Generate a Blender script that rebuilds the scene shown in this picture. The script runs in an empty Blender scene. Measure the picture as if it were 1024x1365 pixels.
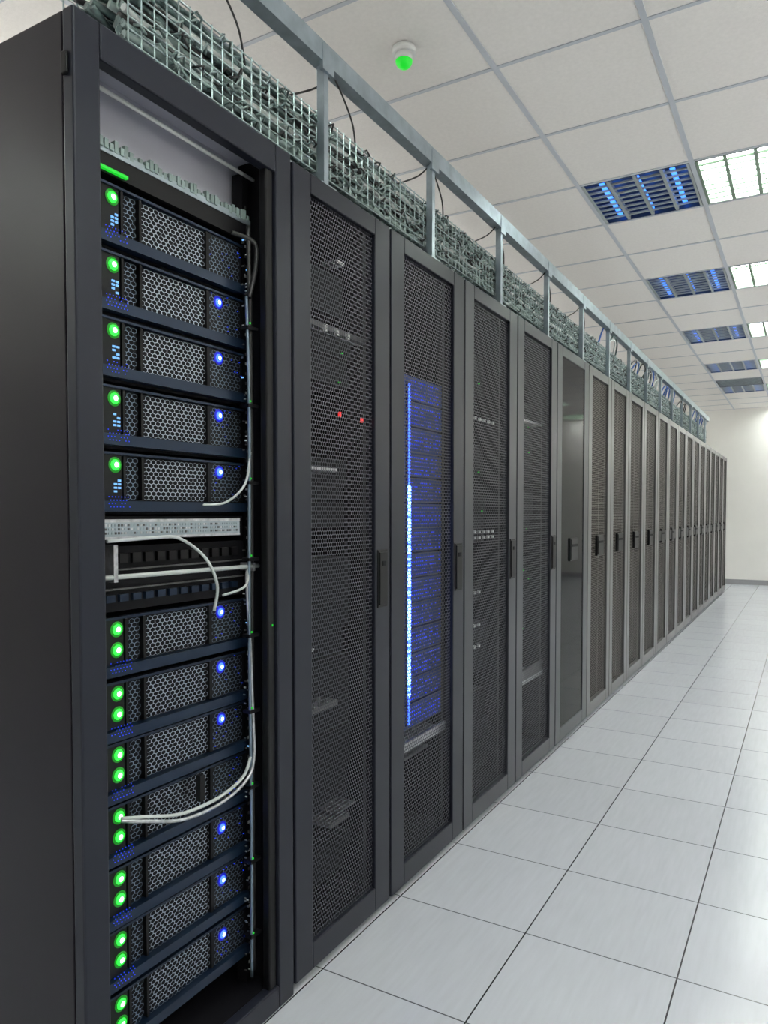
import bpy, math, random
from mathutils import Vector
random.seed(7)
scene = bpy.context.scene
scene.view_settings.view_transform = 'Standard'
scene.view_settings.look = 'None'
scene.view_settings.exposure = 0.0

# ------------------------------------------------------------------ materials
def mat(name, col, rough=0.5, metal=0.0, emis=None, estr=0.0, noise=None, bump=None, spec=0.5, coat=0.0):
    m = bpy.data.materials.new(name); m.use_nodes = True
    nt = m.node_tree; b = nt.nodes['Principled BSDF']
    b.inputs['Base Color'].default_value = (*col, 1)
    b.inputs['Roughness'].default_value = rough
    b.inputs['Metallic'].default_value = metal
    b.inputs['Specular IOR Level'].default_value = spec
    b.inputs['Coat Weight'].default_value = coat
    if emis:
        b.inputs['Emission Color'].default_value = (*emis, 1)
        b.inputs['Emission Strength'].default_value = estr
    if noise or bump:
        tc = nt.nodes.new('ShaderNodeTexCoord')
    if noise:   # (scale, amount, stretch)
        mp = nt.nodes.new('ShaderNodeMapping'); mp.inputs['Scale'].default_value = noise[2]
        n = nt.nodes.new('ShaderNodeTexNoise'); n.inputs['Scale'].default_value = noise[0]; n.inputs['Detail'].default_value = 4
        r = nt.nodes.new('ShaderNodeValToRGB')
        k = noise[1]
        r.color_ramp.elements[0].position = .3; r.color_ramp.elements[1].position = .7
        r.color_ramp.elements[0].color = (*[c*(1-k) for c in col], 1)
        r.color_ramp.elements[1].color = (*[min(1, c*(1+k)) for c in col], 1)
        nt.links.new(tc.outputs['Object'], mp.inputs[0]); nt.links.new(mp.outputs[0], n.inputs['Vector'])
        nt.links.new(n.outputs['Fac'], r.inputs[0]); nt.links.new(r.outputs[0], b.inputs['Base Color'])
    if bump:
        n2 = nt.nodes.new('ShaderNodeTexNoise'); n2.inputs['Scale'].default_value = bump[0]
        bp = nt.nodes.new('ShaderNodeBump'); bp.inputs['Strength'].default_value = bump[1]; bp.inputs['Distance'].default_value = .002
        nt.links.new(tc.outputs['Object'], n2.inputs['Vector']); nt.links.new(n2.outputs['Fac'], bp.inputs['Height'])
        nt.links.new(bp.outputs[0], b.inputs['Normal'])
    return m

M = {}
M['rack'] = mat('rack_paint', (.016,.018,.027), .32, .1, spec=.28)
M['rackm'] = mat('rack_paint_mid_sheen', (.034,.037,.045), .30, .15, spec=.35)  # lighter rack colour with some grazing sheen painted in
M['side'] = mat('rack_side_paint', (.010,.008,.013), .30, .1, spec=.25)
M['rackl'] = mat('grey_paint_and_far_sheen', (.100,.100,.101), .30, .3)  # grey fittings; on far door frames, grazing sheen painted into the colour
M['black'] = mat('black_plastic', (.005,.005,.006), .45, spec=.25)
M['inner'] = mat('rack_interior', (.004,.004,.006), .7, spec=.2)
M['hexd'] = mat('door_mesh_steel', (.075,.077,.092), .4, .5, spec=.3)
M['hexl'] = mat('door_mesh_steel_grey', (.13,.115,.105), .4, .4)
M['hexs'] = mat('bezel_mesh_steel', (.42,.48,.55), .3, .8)
M['hexm'] = mat('bezel_mesh_dark', (.20,.26,.33), .35, .7)
M['navy'] = mat('server_bezel', (.008,.020,.044), .30, .4)
M['navyp'] = mat('blue_equipment_panel', (.022,.045,.18), .6, spec=.2)
M['silver'] = mat('aluminium', (.50,.51,.53), .35, .8, noise=(60,.3,(1,1,1)))
M['galv'] = mat('galvanised_steel', (.35,.41,.45), .35, .7, noise=(20,.15,(1,1,1)))
M['wire'] = mat('basket_wire', (.33,.40,.40), .3, .85)
M['cableg'] = mat('cable_sheath_grey', (.09,.135,.13), .28, noise=(45,.75,(1,1,1)), bump=(120,.6))
M['cablew'] = mat('cable_sheath_white', (.50,.53,.52), .35)
M['cablet'] = mat('cable_sheath_pale_green', (.24,.31,.295), .3)
M['cableb'] = mat('cable_sheath_blue', (.03,.10,.35), .4)
M['cablek'] = mat('cable_sheath_black', (.02,.02,.02), .4)
M['green'] = mat('led_green', (0,.3,0), .4, emis=(.02,1,.04), estr=2.8)
M['greenc'] = mat('led_green_core', (0,.3,0), .4, emis=(.4,1,.45), estr=4)
M['greenh'] = mat('led_green_halo', (0,.12,0), .4, emis=(.0,1,.02), estr=.15)  # bloom halo around the green LED, put in as a dim glowing disc
M['greend'] = mat('dim_green_led_and_glow', (0,.2,0), .4, emis=(.02,1,.05), estr=.6)
M['blue'] = mat('led_blue', (0,0,.3), .4, emis=(.02,.06,1), estr=6)
M['bluec'] = mat('led_blue_core', (0,0,.3), .4, emis=(.35,.5,1), estr=7)
M['blueh'] = mat('led_blue_halo', (0,0,.2), .4, emis=(.0,.02,1), estr=.32)  # blue LED's bloom halo, likewise a faintly emissive disc
M['bead'] = mat('led_bead_blue', (0,0,.3), .4, emis=(.10,.22,1), estr=12)
M['bead2'] = mat('led_bead_blue_dim', (0,0,.3), .4, emis=(.04,.14,1), estr=4)
M['blued'] = mat('led_blue_dim', (0,0,.3), .4, emis=(.01,.07,1), estr=.8)
M['cyan'] = mat('led_display', (0,.1,.3), .4, emis=(.25,.55,1), estr=.9)
M['red'] = mat('led_red', (.3,0,0), .4, emis=(1,.03,.03), estr=1.4)
for k_ in ('greenc','greenh','greend','bluec','blueh','blued','cyan','red'):
    M[k_].cycles.emission_sampling='NONE'
M['white'] = mat('white_plastic', (.75,.76,.74), .4)
M['port'] = mat('port_plastic', (.5,.52,.52), .4)
M['liner'] = mat('light_grey_liner', (.48,.48,.55), .5)

TX0, TPX, TY0, TPY = .432, .43, 1.645, .449
def floor_mat():
    m = bpy.data.materials.new('raised_floor_tiles'); m.use_nodes = True
    nt = m.node_tree; b = nt.nodes['Principled BSDF']
    N = nt.nodes.new; L = nt.links.new
    tc = N('ShaderNodeTexCoord'); sp = N('ShaderNodeSeparateXYZ'); L(tc.outputs['Object'], sp.inputs[0])
    def mth(op, a, bb=None):
        n = N('ShaderNodeMath'); n.operation = op
        for i, v in enumerate((a, bb)):
            if v is None: continue
            if isinstance(v, (int, float)): n.inputs[i].default_value = v
            else: L(v, n.inputs[i])
        return n.outputs[0]
    def axis(o, off, p):
        u = mth('DIVIDE', mth('SUBTRACT', o, off), p)
        f = mth('FRACT', u); d = mth('MULTIPLY', mth('MINIMUM', f, mth('SUBTRACT', 1.0, f)), p)
        return mth('LESS_THAN', d, .0021), mth('FLOOR', u)
    sx, ix = axis(sp.outputs[0], TX0, TPX)
    sy, iy = axis(sp.outputs[1], TY0, TPY)
    seam = mth('MAXIMUM', sx, mth('MULTIPLY', sy, .85))
    cb = N('ShaderNodeCombineXYZ'); L(ix, cb.inputs[0]); L(iy, cb.inputs[1])
    wn = N('ShaderNodeTexWhiteNoise'); L(cb.outputs[0], wn.inputs['Vector'])
    mp = N('ShaderNodeMapping'); mp.inputs['Scale'].default_value = (60, 6, 1); L(tc.outputs['Object'], mp.inputs[0])
    nz = N('ShaderNodeTexNoise'); nz.inputs['Scale'].default_value = 1; nz.inputs['Detail'].default_value = 5; L(mp.outputs[0], nz.inputs['Vector'])
    v = mth('ADD', mth('MULTIPLY', wn.outputs['Value'], .03), mth('MULTIPLY', nz.outputs['Fac'], .10))
    v = mth('ADD', v, .49)
    cc = N('ShaderNodeCombineXYZ'); L(mth('MULTIPLY', v, .965), cc.inputs[0]); L(mth('MULTIPLY', v, 1.0), cc.inputs[1]); L(mth('MULTIPLY', v, 1.07), cc.inputs[2])
    mx = N('ShaderNodeMix'); mx.data_type = 'RGBA'
    L(seam, mx.inputs['Factor']); L(cc.outputs[0], mx.inputs['A']); mx.inputs['B'].default_value = (.03,.03,.032,1)
    L(mx.outputs['Result'], b.inputs['Base Color'])
    b.inputs['Roughness'].default_value = .20
    b.inputs['Specular IOR Level'].default_value = .6
    return m
M['floor'] = floor_mat()
M['ceil'] = mat('ceiling_tile', (.79,.765,.73), .9, noise=(60,.03,(1,1,1)), bump=(250,.4))
M['tbar'] = mat('ceiling_tbar', (.50,.53,.57), .5)
M['wall'] = mat('painted_wall', (.84,.82,.78), .8, noise=(3,.02,(1,1,1)), bump=(180,.2))
M['base'] = mat('baseboard_grey', (.33,.33,.34), .5)
M['lampon'] = mat('fluorescent_diffuser', (.8,.8,.8), .5, emis=(.96,1,1), estr=23)
M['lamphot'] = mat('fluorescent_tube', (.8,.8,.8), .5, emis=(1,1,1), estr=35)
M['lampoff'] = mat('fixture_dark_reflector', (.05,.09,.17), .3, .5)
M['tuberefl'] = mat('blue_reflection_glow', (.1,.15,.4), .2, emis=(.05,.25,1), estr=2.4)  # blue reflections in the unlit fixtures, drawn as faintly glowing tubes
M['tuberefl'].cycles.emission_sampling='NONE'
M['louver'] = mat('louver_aluminium', (.20,.27,.20), .5, .2)
M['louverd'] = mat('louver_aluminium_dark', (.40,.44,.43), .4, .3)
g = bpy.data.materials.new('smoked_glass'); g.use_nodes = True
b = g.node_tree.nodes['Principled BSDF']; b.inputs['Base Color'].default_value=(.006,.007,.008,1); b.inputs['Roughness'].default_value=.06
b.inputs['IOR'].default_value=1.12
b.inputs['Alpha'].default_value=.88
M['glass'] = g

# ------------------------------------------------------------------ mesh builder
class MB:
    def __init__(s): s.v=[]; s.f=[]; s.m=[]; s.mats=[]; s.sm=[]
    def mi(s, k):
        if k not in s.mats: s.mats.append(k)
        return s.mats.index(k)
    def face(s, idx, k, smooth=False): s.f.append(idx); s.m.append(s.mi(k)); s.sm.append(smooth)
    def box(s, x0,x1,y0,y1,z0,z1,k):
        n=len(s.v)
        s.v += [(x0,y0,z0),(x1,y0,z0),(x1,y1,z0),(x0,y1,z0),(x0,y0,z1),(x1,y0,z1),(x1,y1,z1),(x0,y1,z1)]
        for q in ((0,3,2,1),(4,5,6,7),(0,1,5,4),(1,2,6,5),(2,3,7,6),(3,0,4,7)):
            s.face([n+i for i in q], k)
    def tube(s, pts, r, k, n=8, smooth=True):
        P=[Vector(p) for p in pts]; rings=[]
        prev=None
        for i,p in enumerate(P):
            t=(P[min(i+1,len(P)-1)]-P[max(i-1,0)]).normalized()
            if prev is None:
                a=Vector((0,0,1)) if abs(t.z)<.9 else Vector((1,0,0))
                u=t.cross(a).normalized()
            else:
                u=(prev-t*prev.dot(t)).normalized()
            prev=u; w=t.cross(u)
            st=len(s.v)
            for j in range(n):
                an=2*math.pi*j/n
                s.v.append(tuple(p+u*(r*math.cos(an))+w*(r*math.sin(an))))
            rings.append(st)
        for a,b in zip(rings,rings[1:]):
            for j in range(n):
                s.face([a+j,a+(j+1)%n,b+(j+1)%n,b+j],k,smooth)
        s.face([rings[0]+j for j in range(n)][::-1],k); s.face([rings[-1]+j for j in range(n)],k)
    def dome(s, c, r, ax, k, depth=1.0, n=12, rows=4):
        st=len(s.v); cx,cy,cz=c
        for i in range(rows):
            ph=math.pi/2*i/rows
            for j in range(n):
                an=2*math.pi*j/n
                a=r*math.cos(ph)*math.cos(an); b_=r*math.cos(ph)*math.sin(an); d=r*depth*math.sin(ph)
                s.v.append((cx+d,cy+a,cz+b_) if ax=='x' else (cx+a,cy-b_,cz-d))
        tip=len(s.v); s.v.append((cx+r*depth,cy,cz) if ax=='x' else (cx,cy,cz-r*depth))
        for i in range(rows-1):
            for j in range(n):
                s.face([st+i*n+j,st+i*n+(j+1)%n,st+(i+1)*n+(j+1)%n,st+(i+1)*n+j],k,True)
        for j in range(n): s.face([st+(rows-1)*n+j,st+(rows-1)*n+(j+1)%n,tip],k,True)
    def hexsheet(s, x, y0,y1,z0,z1, px, pz, wire, k):
        R=px/math.sqrt(3); zz=pz/(1.5*R)
        nx=int((y1-y0)/px); nz=int((z1-z0)/pz)
        ins=1-wire/(px/2)
        dirs=[(math.cos(math.radians(30+60*i)),math.sin(math.radians(30+60*i))) for i in range(6)]
        for j in range(nz):
            for i in range(nx):
                cy=y0+px*(i+.5+(.5 if j%2 else 0)); cz=z0+pz*(j+.5)
                if cy+px/2>y1+px*.6: continue
                n=len(s.v)
                for a,b_ in dirs: s.v.append((x,cy+a*R,cz+b_*R*zz))
                for a,b_ in dirs: s.v.append((x,cy+a*R*ins,cz+b_*R*zz*ins))
                for q in range(6):
                    s.face([n+q,n+(q+1)%6,n+6+(q+1)%6,n+6+q],k)
    def mesh(s, name):
        me=bpy.data.meshes.new(name); me.from_pydata(s.v,[],s.f)
        for k in s.mats: me.materials.append(M[k])
        me.polygons.foreach_set('material_index', s.m)
        me.polygons.foreach_set('use_smooth', s.sm)
        me.update(); return me
    def obj(s, name, parent=None, bevel=0):
        o=bpy.data.objects.new(name, s.mesh(name)); scene.collection.objects.link(o)
        if parent: o.parent=parent
        if bevel:
            md=o.modifiers.new('bevel','BEVEL'); md.width=bevel; md.segments=2; md.limit_method='ANGLE'
        return o
def empty(name):
    o=bpy.data.objects.new(name,None); scene.collection.objects.link(o); o.empty_display_size=.1; return o
def smoothpath(pts, n=8):
    P=[Vector(p) for p in pts]; out=[]
    for i in range(len(P)-1):
        p0=P[max(i-1,0)];p1=P[i];p2=P[i+1];p3=P[min(i+2,len(P)-1)]
        for j in range(n):
            t=j/n
            out.append(.5*((2*p1)+(p2-p0)*t+(2*p0-5*p1+4*p2-p3)*t*t+(3*p1-p0-3*p2+p3)*t**3))
    out.append(P[-1]); return out

# ------------------------------------------------------------------ room
RX0,RX1,RY0,RY1,RH = -3.0,3.6,-2.6,14.5,3.13
b=MB(); b.box(RX0,RX1,RY0,RY1,-.1,0,'floor'); b.obj('floor')
b=MB(); b.box(RX0-.1,RX0,RY0,RY1,0,RH+.2,'wall'); b.obj('wall_left')
b=MB(); b.box(RX1,RX1+.1,RY0,RY1,0,RH+.2,'wall'); b.obj('wall_right')
b=MB(); b.box(RX0-.1,RX1+.1,RY1,RY1+.1,0,RH+.2,'wall'); b.obj('wall_back')
b=MB(); b.box(RX0-.1,RX1+.1,RY0-.1,RY0,0,RH+.2,'wall'); b.obj('wall_front')
b=MB(); b.box(RX0,RX1,RY1-.012,RY1,0,.09,'base'); b.obj('baseboard_back')
b=MB(); b.box(RX1-.012,RX1,RY0,RY1-.012,0,.09,'base'); b.obj('baseboard_right')

GX0,GPX,GY0,GPY=-.01,.6,2.93,.64
on=set(); off=set(); vent={(0,13)}
for j in (-7,-4,-1,2,5,8,11,14,17):
    if j!=-1: on.add((1,j)); off.add((0,j))
    on.add((4,j)); on.add((-5,j))
off_used={c for c in off if c[1]<15}
on_used={c for c in on}
holes=on_used|off_used|vent
ceil=MB(); ceil.box(RX0,RX1,RY0,RY1,RH+.15,RH+.2,'ceil')
for i in range(-6,8):
    for j in range(-10,20):
        x0=max(GX0+i*GPX,RX0); x1=min(GX0+(i+1)*GPX,RX1); y0=max(GY0+j*GPY,RY0); y1=min(GY0+(j+1)*GPY,RY1)
        if x1-x0<.01 or y1-y0<.01: continue
        if (i,j) not in holes:
            ceil.box(x0+.010,x1-.010,y0+.010,y1-.010,RH,RH+.015,'ceil')
for i in range(-5,7):
    x=GX0+i*GPX
    if RX0<x<RX1: ceil.box(x-.012,x+.012,RY0,RY1,RH-.004,RH+.03,'tbar')
for j in range(-9,19):
    y=GY0+j*GPY
    if RY0<y<RY1: ceil.box(RX0,RX1,y-.009,y+.009,RH-.0035,RH+.03,'tbar')
ceil.obj('ceiling')

def fixture(kind):
    f=MB(); W,L=GPX-.03,GPY-.03; x0,x1,y0,y1=-W/2,W/2,-L/2,L/2
    body={'on':'louver','off':'lampoff','vent':'inner'}[kind]; H=.11
    f.box(x0,x0+.006,y0,y1,0,H,body); f.box(x1-.006,x1,y0,y1,0,H,body)
    f.box(x0,x1,y0,y0+.006,0,H,body); f.box(x0,x1,y1-.006,y1,0,H,body)
    f.box(x0,x1,y0,y1,H,H+.01,'lampon' if kind=='on' else body)
    lm={'on':'louver','off':'louverd','vent':'galv'}[kind]
    if kind=='vent':
        for q in range(9):
            y=y0+L*(q+.5)/9; f.box(x0,x1,y-.006,y+.006,.0,.03,lm)
        return f
    nt_=4 if kind=='on' else 3
    for q in range(nt_):
        x=x0+W*(q+.5)/nt_
        zz=.08 if kind=='on' else .03
        f.tube([(x,y0+.03,zz),(x,y1-.03,zz)],.012 if kind=='on' else .014,'lamphot' if kind=='on' else 'tuberefl',8)
    for q in range(1,4):
        x=x0+W*q/4; f.box(x-.009,x+.009,y0,y1,.0,.03,lm)
    for q in range(1,9):
        y=y0+L*q/9; f.box(x0,x1,y-.0065,y+.0065,.002,.012,lm)
    for x in (x0,x1-.014): f.box(x,x+.014,y0,y1,-.001,.004,lm)
    return f
me={k:fixture(k).mesh(k) for k in ('on','off','vent')}
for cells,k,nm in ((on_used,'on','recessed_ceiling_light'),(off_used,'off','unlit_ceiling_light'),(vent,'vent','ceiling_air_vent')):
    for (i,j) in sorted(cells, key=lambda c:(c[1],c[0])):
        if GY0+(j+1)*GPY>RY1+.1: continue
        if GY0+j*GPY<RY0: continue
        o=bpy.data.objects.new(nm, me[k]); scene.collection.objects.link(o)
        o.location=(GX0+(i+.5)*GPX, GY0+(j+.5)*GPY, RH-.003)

s=MB(); c=(-.274,2.62)
s.tube([(c[0],c[1],RH-.004),(c[0],c[1],RH-.03)],.046,'white',24)
s.tube([(c[0],c[1],RH-.03),(c[0],c[1],RH-.055)],.036,'white',24)
s.dome((c[0],c[1],RH-.055),.034,'z','greend',.9,20,5)
s.obj('smoke_detector')

# ------------------------------------------------------------------ racks
RT=2.18
bounds=[1.52,2.03,2.608,3.2,3.813,4.456,5.04,5.594,6.195,6.81]
while bounds[-1]<13.1: bounds.append(bounds[-1]+.58)
hx={}
for k in ('hexd','hexl'):
    h=MB(); h.hexsheet(0,0,.42,0,2.03,.0140,.0112,.0017,k); hx[k]=h.mesh('perforated_sheet_'+k)

def rack(i,y0,y1):
    e=empty('server_rack'); far=i>=5
    paint='rackl' if far else ('rackm' if i>=2 else 'rack')  # farther frames get lighter paint, imitating grazing reflection
    g=.005
    c=MB()
    c.box(-1.0,-.032,y0+g,y0+.02,.03,RT,'inner'); c.box(-1.0,-.032,y1-.02,y1-g,.03,RT,'inner')
    c.box(-1.0,-.032,y0+.02,y1-.02,RT-.02,RT,'inner'); c.box(-1.0,-.032,y0+.02,y1-.02,.03,.06,'inner')
    c.box(-1.0,-.98,y0+.02,y1-.02,.06,RT-.02,'inner')
    c.box(-.97,-.05,y0+.01,y1-.01,0,.03,'black')
    c.obj('cabinet_body',e)
    sl,sr=(.082,.095) if i==0 else (.092,.10)
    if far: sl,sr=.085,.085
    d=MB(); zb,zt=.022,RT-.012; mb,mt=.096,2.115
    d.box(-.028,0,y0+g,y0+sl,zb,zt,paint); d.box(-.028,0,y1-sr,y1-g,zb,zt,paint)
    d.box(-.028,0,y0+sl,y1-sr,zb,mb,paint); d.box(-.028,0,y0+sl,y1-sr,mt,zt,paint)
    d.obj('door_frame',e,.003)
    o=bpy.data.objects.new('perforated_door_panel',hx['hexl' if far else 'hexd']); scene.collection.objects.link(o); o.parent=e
    w=(y1-sr)-(y0+sl)
    o.location=(-.012,y0+sl-.006,mb-.008); o.scale=(1,(w+.006)/.42,1)
    if i in (4,):
        gl=MB(); gl.box(-.008,-.004,y0+sl,y1-sr,mb,mt,'glass'); gl.obj('glass_pane',e)
    h=MB()
    if i<4: ya,yb=y1-sr+.012,y1-.024
    else: ya,yb=(y0+y1)/2-.065,(y0+y1)/2+.085
    z0,z1=.975,1.155
    if i>=4: z0,z1=1.0,1.13
    h.box(-.014,.003,ya,yb,z0,z1,'black'); h.box(.003,.007,ya+.006,yb-.006,z0+.008,z1-.008,'black')
    h.box(.007,.009,ya+.02,yb-.02,z1-.05,z1-.035,'inner')
    if i>=9: h.box(-.02,.002,y0+sl,y1-sr,1.02,1.11,'black')
    h.obj('swing_handle',e,.002)
    q=MB(); rnd=random.Random(i+3); z=.12
    while z<1.98:
        u=rnd.choice([.044,.088,.088,.133])
        if rnd.random()<.78 and i!=1:
            xf=-.13+rnd.uniform(-.02,.02)
            q.box(-.85,xf,y0+.06,y1-.06,z,z+u-.004,'inner')
            if rnd.random()<.3:
                for n_ in range(rnd.randint(2,6)):
                    yy=y0+.12+n_*.035
                    q.box(xf,xf+.012,yy,yy+.016,z+u*.3,z+u*.3+.008,'port')
            if rnd.random()<.2:
                q.box(xf,xf+.006,y1-.12,y1-.116,z+.01,z+.014,'greend')
        z+=u
    for yy in (y0+.035,y1-.055):
        q.box(-.09,-.07,yy,yy+.02,.06,2.15,'black')
    if i==0:
        for yy,zz in ((1.775,1.548),(1.895,1.545)): q.box(-.03,-.025,yy,yy+.010,zz,zz+.014,'red')
        q.box(-.10,-.06,1.62,1.98,1.80,1.815,'rackl')
        for yy in (1.74,1.80,1.86): q.box(-.06,-.05,yy,yy+.010,1.79,1.81,'white')
        q.box(-.10,-.05,1.80,1.84,2.0,2.01,'silver')
        q.box(-.12,-.05,1.66,1.80,1.39,1.40,'silver')
        q.box(-.14,-.05,1.66,1.80,.70,.715,'rackl')
        q.box(-.12,-.05,1.76,1.86,.34,.355,'rackl'); q.box(-.12,-.05,1.80,1.90,.37,.375,'rackl')
    if i==1:
        zz=.50
        while zz<1.74:
            q.box(-.5,-.072,2.10,2.57,zz,zz+.084,'navyp')
            for a in range(16):
                for c_ in range(5):
                    if rnd.random()<.95*(1-a/28):
                        yy=2.296+a*.0155; z2=zz+.008+c_*.0145
                        q.box(-.072,-.069,yy,yy+.0045,z2,z2+.0045,'blued')
            zz+=.09
        zz=.52
        while zz<1.72:
            hot=.62<zz<1.36
            q.dome((-.064,2.272,zz),.0085 if hot else .0055,'x','bead' if hot and rnd.random()<.85 else 'bead2',1.0,8,3)
            zz+=.0105
        q.box(-.078,-.064,2.262,2.282,.51,1.73,'navyp')
        q.box(-.3,-.035,2.12,2.52,.445,.455,'silver'); q.box(-.045,-.035,2.12,2.52,.455,.475,'silver')
        q.box(-.3,-.10,2.14,2.5,.37,.38,'rackl')
    if i==2:
        for z_ in (1.66,1.185,.93,.79,.70):
            for n_ in range(6 if z_>1 else 3):
                yy=2.78+n_*.05
                q.box(-.06,-.05,yy,yy+.016,z_,z_+.012,'port')
                if z_==1.185: q.box(-.06,-.05,yy,yy+.016,z_-.024,z_-.012,'port')
    if i==3:
        q.box(-.3,-.04,3.30,3.72,.43,.45,'silver'); q.box(-.05,-.04,3.30,3.72,.45,.50,'rackl')
        q.box(-.3,-.05,3.30,3.72,1.72,1.73,'silver')
    q.obj('installed_equipment',e)
for i,(a,c) in enumerate(zip(bounds,bounds[1:])): rack(i,a,c)

# open rack ------------------------------------------------
oy0,oy1=.877,1.516
e=empty('open_server_rack')
c=MB()
c.box(-.03,0,oy0,oy0+.058,.0,RT,'rack'); c.box(-.03,0,1.455,oy1,.0,RT,'rack')
c.box(-.03,-.008,1.425,1.452,.04,RT-.03,'black')
c.box(-.03,0,oy0+.058,1.455,2.112,RT,'rack'); c.box(-.03,0,oy0+.058,1.455,0,.06,'rack')
c.obj('front_frame',e,.004)
c=MB(); c.box(-1.0,-.033,oy0+.002,oy0+.02,.0,RT,'side'); c.obj('side_panel',e,.003)
c=MB()
c.box(-1.0,-.033,1.47,1.512,.0,RT,'inner')
c.box(-1.0,-.985,oy0+.02,1.47,.0,2.16,'inner'); c.box(-1.0,-.03,oy0+.02,1.47,0,.05,'inner')
for yy in (.93,1.43):
    c.box(-.12,-.088,yy,yy+.03,.05,2.12,'black')
for n_ in range(80):
    z=.1+n_*.0245
    c.box(-.088,-.0868,1.438,1.444,z,z+.007,'port' if n_%3==0 else 'rackl')
c.obj('inner_frame',e)
c=MB(); c.box(-.98,-.034,oy0+.022,1.468,2.162,RT,'liner')
c.box(-.135,-.13,oy0+.022,1.465,1.995,2.162,'liner'); c.obj('roof_and_blanking_plate',e)  # upright plate added below the roof to catch light from the aisle
c=MB()
c.tube([(-.085,oy0+.02,2.118),(-.085,1.47,2.116)],.0045,'white',8)
c.obj('roof_rod',e)
c=MB(); c.box(-.028,-.012,oy0-.006,oy0,2.06,2.10,'black'); c.obj('side_latch',e,.002)
c=MB(); c.box(-.6,-.09,.95,1.43,1.955,1.992,'inner'); c.box(-.09,-.078,.95,1.45,1.992,2.006,'galv')
c.box(-.09,-.08,.95,1.45,1.952,1.992,'black')
for n_ in range(38):
    y=.952+n_*.0131
    c.box(-.088,-.074-random.random()*.006,y,y+.009,2.0,2.012+random.random()*.014,'cablet')
c.box(-.08,-.072,.985,1.06,1.956,1.962,'greend')  # green glow inside the rack top, drawn as an emissive strip
c.obj('brush_strip_panel',e)

def server(z0, two, di):
    s=MB(); F=-.085; LY=1.028
    zt,zb=z0+.026,z0-.102
    s.box(-.80,F-.012,.965,1.425,zb,zt,'inner')
    s.box(F-.012,F,.965,1.045,zb+.03,zt,'black')
    s.box(F-.012,F-.001,1.305,1.425,zb+.03,zt,'black')
    s.box(F-.012,F+.012,.965,1.425,zb+.006,zb+.028,'navy')
    s.box(F-.012,F+.004,.965,1.425,zt-.005,zt,'navy')
    for y in (1.052,1.10,1.30): s.box(F-.012,F+.002,y-.003,y+.003,zb+.03,zt-.006,'black')
    s.hexsheet(F-.002,1.105,1.295,zb+.032,zt-.006,.0140,.0086,.0009,'hexs')
    s.hexsheet(F-.003,1.056,1.097,zb+.032,zt-.006,.0140,.0086,.0009,'hexm')
    s.hexsheet(F+.001,1.308,1.42,zb+.032,zt-.006,.0140,.0086,.0009,'hexm')
    for zz in ((z0,z0-.043) if two else (z0,)):
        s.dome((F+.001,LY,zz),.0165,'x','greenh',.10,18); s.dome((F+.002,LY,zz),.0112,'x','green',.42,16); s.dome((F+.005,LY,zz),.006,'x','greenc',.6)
    if not two:
        for a in range(2):
            for c_ in range(4):
                if (a+c_+di)%4: s.box(F,F+.002,LY-.003+a*.010,LY+.004+a*.010,z0-.034-c_*.0075,z0-.030-c_*.0075,'cyan')
    for a in range(7):
        for c_ in range(4):
            if random.random()<.85:
                y=1.003+a*.0080+(.004 if c_%2 else 0); z=zb+.036-c_*.0068
                s.dome((F+.012 if c_>1 else F+.012,y,z),.0014,'x','blued',1.0,6,2)
    for n_ in range(9):
        y=1.31+random.random()*.11; z=z0-.065+random.random()*.085
        s.box(F,F+.003,y,y+.0016,z,z+.0016,'blued')
    if di!=8:
        bz=z0-(.008 if di>8 else 0)
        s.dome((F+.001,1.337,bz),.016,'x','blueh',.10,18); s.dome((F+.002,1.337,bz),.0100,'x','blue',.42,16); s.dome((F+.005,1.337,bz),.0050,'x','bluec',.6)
    s.obj('rack_server')
for k_,z in enumerate((1.911,1.775,1.642,1.504,1.368)): server(z,False,k_ if k_ else 8)
for k_,z in enumerate((1.028,.894,.766,.636,.504,.374,.237)): server(z,True,[5,6,7,8,9,10,11][k_])

s=MB()
s.box(-.6,-.09,.965,1.425,1.212,1.262,'inner'); s.box(-.09,-.05,.955,1.37,1.216,1.256,'galv')
s.box(-.05,-.0485,.955,1.37,1.250,1.256,'silver'); s.box(-.05,-.0485,.955,1.37,1.216,1.221,'silver')
rn=random.Random(9)
for n_ in range(50): 
    for zz in (1.226,1.234,1.242): s.box(-.05,-.0487,.965+n_*.008,.9695+n_*.008,zz,zz+.0045,rn.choice(['silver','rackl','galv','galv']))
s.obj('patch_panel')
s=MB(); s.box(-.6,-.088,.965,1.425,1.065,1.20,'inner')
for n_ in range(12):
    s.box(-.088,-.08,1.0+n_*.034,1.022+n_*.034,1.165,1.185,'black'); s.box(-.088,-.08,1.0+n_*.034,1.022+n_*.034,1.085,1.10,'navy')
s.box(-.088,-.078,.97,1.42,1.15,1.153,'rackl'); s.box(-.088,-.078,.97,1.42,1.11,1.113,'rackl')
s.tube([(-.05,.94,1.1405),(-.05,1.44,1.136)],.0050,'cablew',8)
s.box(-.088,-.045,.99,1.0,1.13,1.205,'silver'); s.box(-.088,-.045,1.415,1.422,1.125,1.145,'silver')
s.obj('network_switch')

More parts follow.
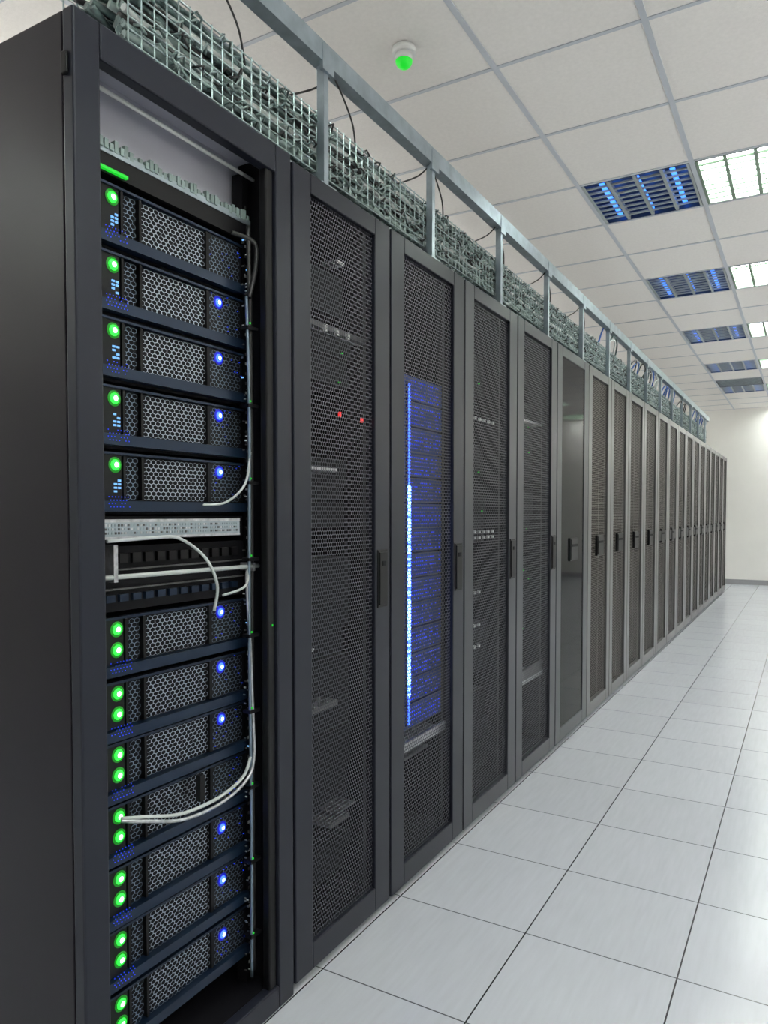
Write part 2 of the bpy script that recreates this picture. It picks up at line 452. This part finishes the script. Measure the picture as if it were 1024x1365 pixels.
cb=MB()
def cab(pts,r,k): cb.tube(smoothpath(pts),r,k,8)
cab([(-.04,.97,1.213),(-.035,1.08,1.217),(-.035,1.155,1.214),(-.035,1.235,1.168),(-.037,1.276,1.102),(-.055,1.285,1.04)],.0036,'cablew')
cab([(-.07,1.02,.632),(-.045,1.06,.622),(-.04,1.166,.588),(-.04,1.284,.583),(-.04,1.376,.608),(-.04,1.4065,.654),(-.045,1.41,.766),(-.045,1.40,.95),(-.05,1.395,1.10),(-.05,1.40,1.13)],.0040,'silver')
cab([(-.07,1.02,.637),(-.05,1.06,.630),(-.045,1.166,.600),(-.045,1.284,.596),(-.045,1.37,.618),(-.045,1.40,.66)],.004,'cablew')
cab([(-.045,1.405,1.42),(-.04,1.38,1.341),(-.05,1.322,1.295),(-.075,1.27,1.288)],.003,'cablew')
cab([(-.05,1.40,1.14),(-.045,1.385,1.09),(-.07,1.33,1.07)],.003,'cablew')
cab([(-.045,1.40,.10),(-.045,1.402,.5),(-.045,1.398,1.0),(-.045,1.402,1.5),(-.05,1.40,1.80)],.0040,'hexm')
cab([(-.06,1.425,.10),(-.055,1.418,.6),(-.06,1.425,1.1),(-.055,1.42,1.6),(-.06,1.42,1.98)],.006,'cablek')
cab([(-.05,1.41,1.80),(-.045,1.43,1.88),(-.05,1.43,1.94),(-.08,1.38,1.955)],.006,'cablek')
cb.box(-.07,-.055,1.235,1.25,.60,.66,'black')
for n_ in range(9):
    z=.2+n_*.19; cb.box(-.062,-.038,1.392,1.43,z,z+.008,'black'); cb.box(-.040,-.037,1.398,1.401,z+.012,z+.016,'greend')
rn=random.Random(2)
for n_ in range(150):
    z=.1+rn.random()*1.85; y=1.396+rn.random()*.03
    cb.box(-.066,-.060,y,y+.0022,z,z+.003,rn.choice(['port','galv','rackl','cyan' if n_%6==0 else 'rackl']))
cb.box(-.02,-.006,1.440,1.4435,.985,.990,'greend')
cb.obj('network_cable_harness',e)

# ------------------------------------------------------------------ overhead tray
t=empty('overhead_cable_tray')
TY=(1.06,10.9); BX=-.27
r=MB()
for xx,s_ in ((-.05,1),(-.29,-1)):
    r.box(xx-.02,xx+.02,TY[0],TY[1],2.572,2.578,'galv'); r.box(xx+s_*.014,xx+s_*.02,TY[0],TY[1],2.528,2.572,'galv')
    r.box(xx-.02,xx+.02,TY[0],TY[1],2.522,2.528,'galv')
    r.box(xx-.02,xx+.02,TY[0],TY[1],2.184,2.190,'galv')
y=1.72
posts=[]
while y<10.9: posts.append(y); y+=.68
for y in posts:
    for xx in (-.05,-.29):
        r.box(xx-.010,xx+.014,y-.004,y+.018,2.18,2.53,'galv')
        r.box(xx+.010,xx+.022,y-.02,y+.035,2.50,2.57,'galv'); r.box(xx-.02,xx+.024,y-.03,y+.045,2.18,2.19,'galv')
    r.box(-.29,-.05,y,y+.02,2.220,2.232,'galv')
r.obj('support_frame',t)
w=MB()
for xx in (-.07,-.11,-.15,-.19,-.23):
    w.tube([(xx,TY[0],2.236),(xx,TY[1],2.236)],.0022,'wire',5)
for z in (2.26,2.285,2.31,2.34,2.37,2.40):
    for xx in (-.068,BX): w.tube([(xx,TY[0],z),(xx,TY[1],z)],.0022,'wire',5)
y=TY[0]
while y<TY[1]:
    w.tube([(-.068,y,2.405),(-.068,y,2.236),(BX,y,2.236),(BX,y,2.405)],.0022,'wire',5,False); y+=.035
w.obj('wire_basket',t)
k=MB(); rnd=random.Random(5)
for n_ in range(54):
    if n_<26:
        bx=-.082-rnd.random()*.02; bz=2.245+(n_%13)*.0125
    elif n_<38: bx=-.09-rnd.random()*.16; bz=2.252+rnd.random()*.02
    else: bx=-.10-rnd.random()*.15; bz=2.33+rnd.random()*.06
    pts=[]; y=TY[0]; ph=rnd.random()*6
    while y<TY[1]:
        pts.append((bx+rnd.uniform(-.008,.008),y,bz+rnd.uniform(-.006,.006)+.006*math.sin(y*5+ph))); y+=.05
    u_=rnd.random(); col='cableg' if u_<.6 else ('cablet' if u_<.80 else ('cablew' if u_<.88 else 'cablek'))
    k.tube(pts,rnd.uniform(.006,.010),col,6)
for n_ in range(1300):
    y=TY[0]+rnd.random()*(TY[1]-TY[0]-.06); z=2.245+rnd.random()*.155
    pts=[(-.076,y,z),(-.064,y+.008,z+rnd.uniform(-.012,.012)),(-.060,y+.02,z+rnd.uniform(-.015,.015)),(-.076,y+.032,z)]
    k.tube(pts,.0030,rnd.choice(['cableg','cableg','cablet','wire','cablet','cablek']),5)
for n_ in range(34):
    y=5+rnd.random()*5.6
    k.tube(smoothpath([(-.1,y,2.38),(-.06,y+.05,2.44+rnd.random()*.1),(-.05,y+.15,2.48),(-.09,y+.22,2.36)],5),.006,rnd.choice(['cableb','cableg','cablek','cablew']),6)
k.obj('cable_bundle',t)
k=MB()
for y in (1.20,1.72,2.35,3.0,3.7,4.4):
    k.tube(smoothpath([(-.05,y+.06,2.53),(-.08,y+.02,2.48),(-.12,y-.06,2.43),(-.14,y-.12,2.39)],6),.003,'cablek',6)
    k.tube(smoothpath([(-.05,y+.06,2.53),(-.06,y+.13,2.50),(-.07,y+.20,2.45),(-.09,y+.25,2.38)],6),.003,'cablek',6)
k.obj('hanging_wires',t)

# ------------------------------------------------------------------ added fill lamps
def area(name,loc,rot,sx,sy,p,col):
    l=bpy.data.lights.new(name,'AREA'); l.shape='RECTANGLE'; l.size=sx; l.size_y=sy; l.energy=p; l.color=col
    o=bpy.data.objects.new(name,l); scene.collection.objects.link(o); o.location=loc; o.rotation_euler=rot
area('ceiling_fill_right',(2.9,6,1.9),(math.pi,0,0),.8,15,115,(1,.98,.96))  # added fill, out of view, brightens the ceiling; no fitting there
area('ceiling_fill_left',(-2.2,6,1.9),(math.pi,0,0),.8,15,80,(1,.97,.93))  # second added ceiling fill, behind the rack row

# ------------------------------------------------------------------ camera / world
cd=bpy.data.cameras.new('camera'); cam=bpy.data.objects.new('camera',cd); scene.collection.objects.link(cam)
PITCH=1.8
cam.location=(1.15,0,1.268); cam.rotation_euler=(math.radians(90-PITCH),0,math.radians(30.05))
cd.sensor_fit='VERTICAL'; cd.sensor_height=36; cd.lens=975/1365*36; cd.clip_start=.02
cd.shift_y=(975*math.tan(math.radians(PITCH))+2)/1365
scene.camera=cam
wd=bpy.data.worlds.new('world'); scene.world=wd; wd.use_nodes=True
wd.node_tree.nodes['Background'].inputs[0].default_value=(.5,.5,.5,1)
wd.node_tree.nodes['Background'].inputs[1].default_value=.3
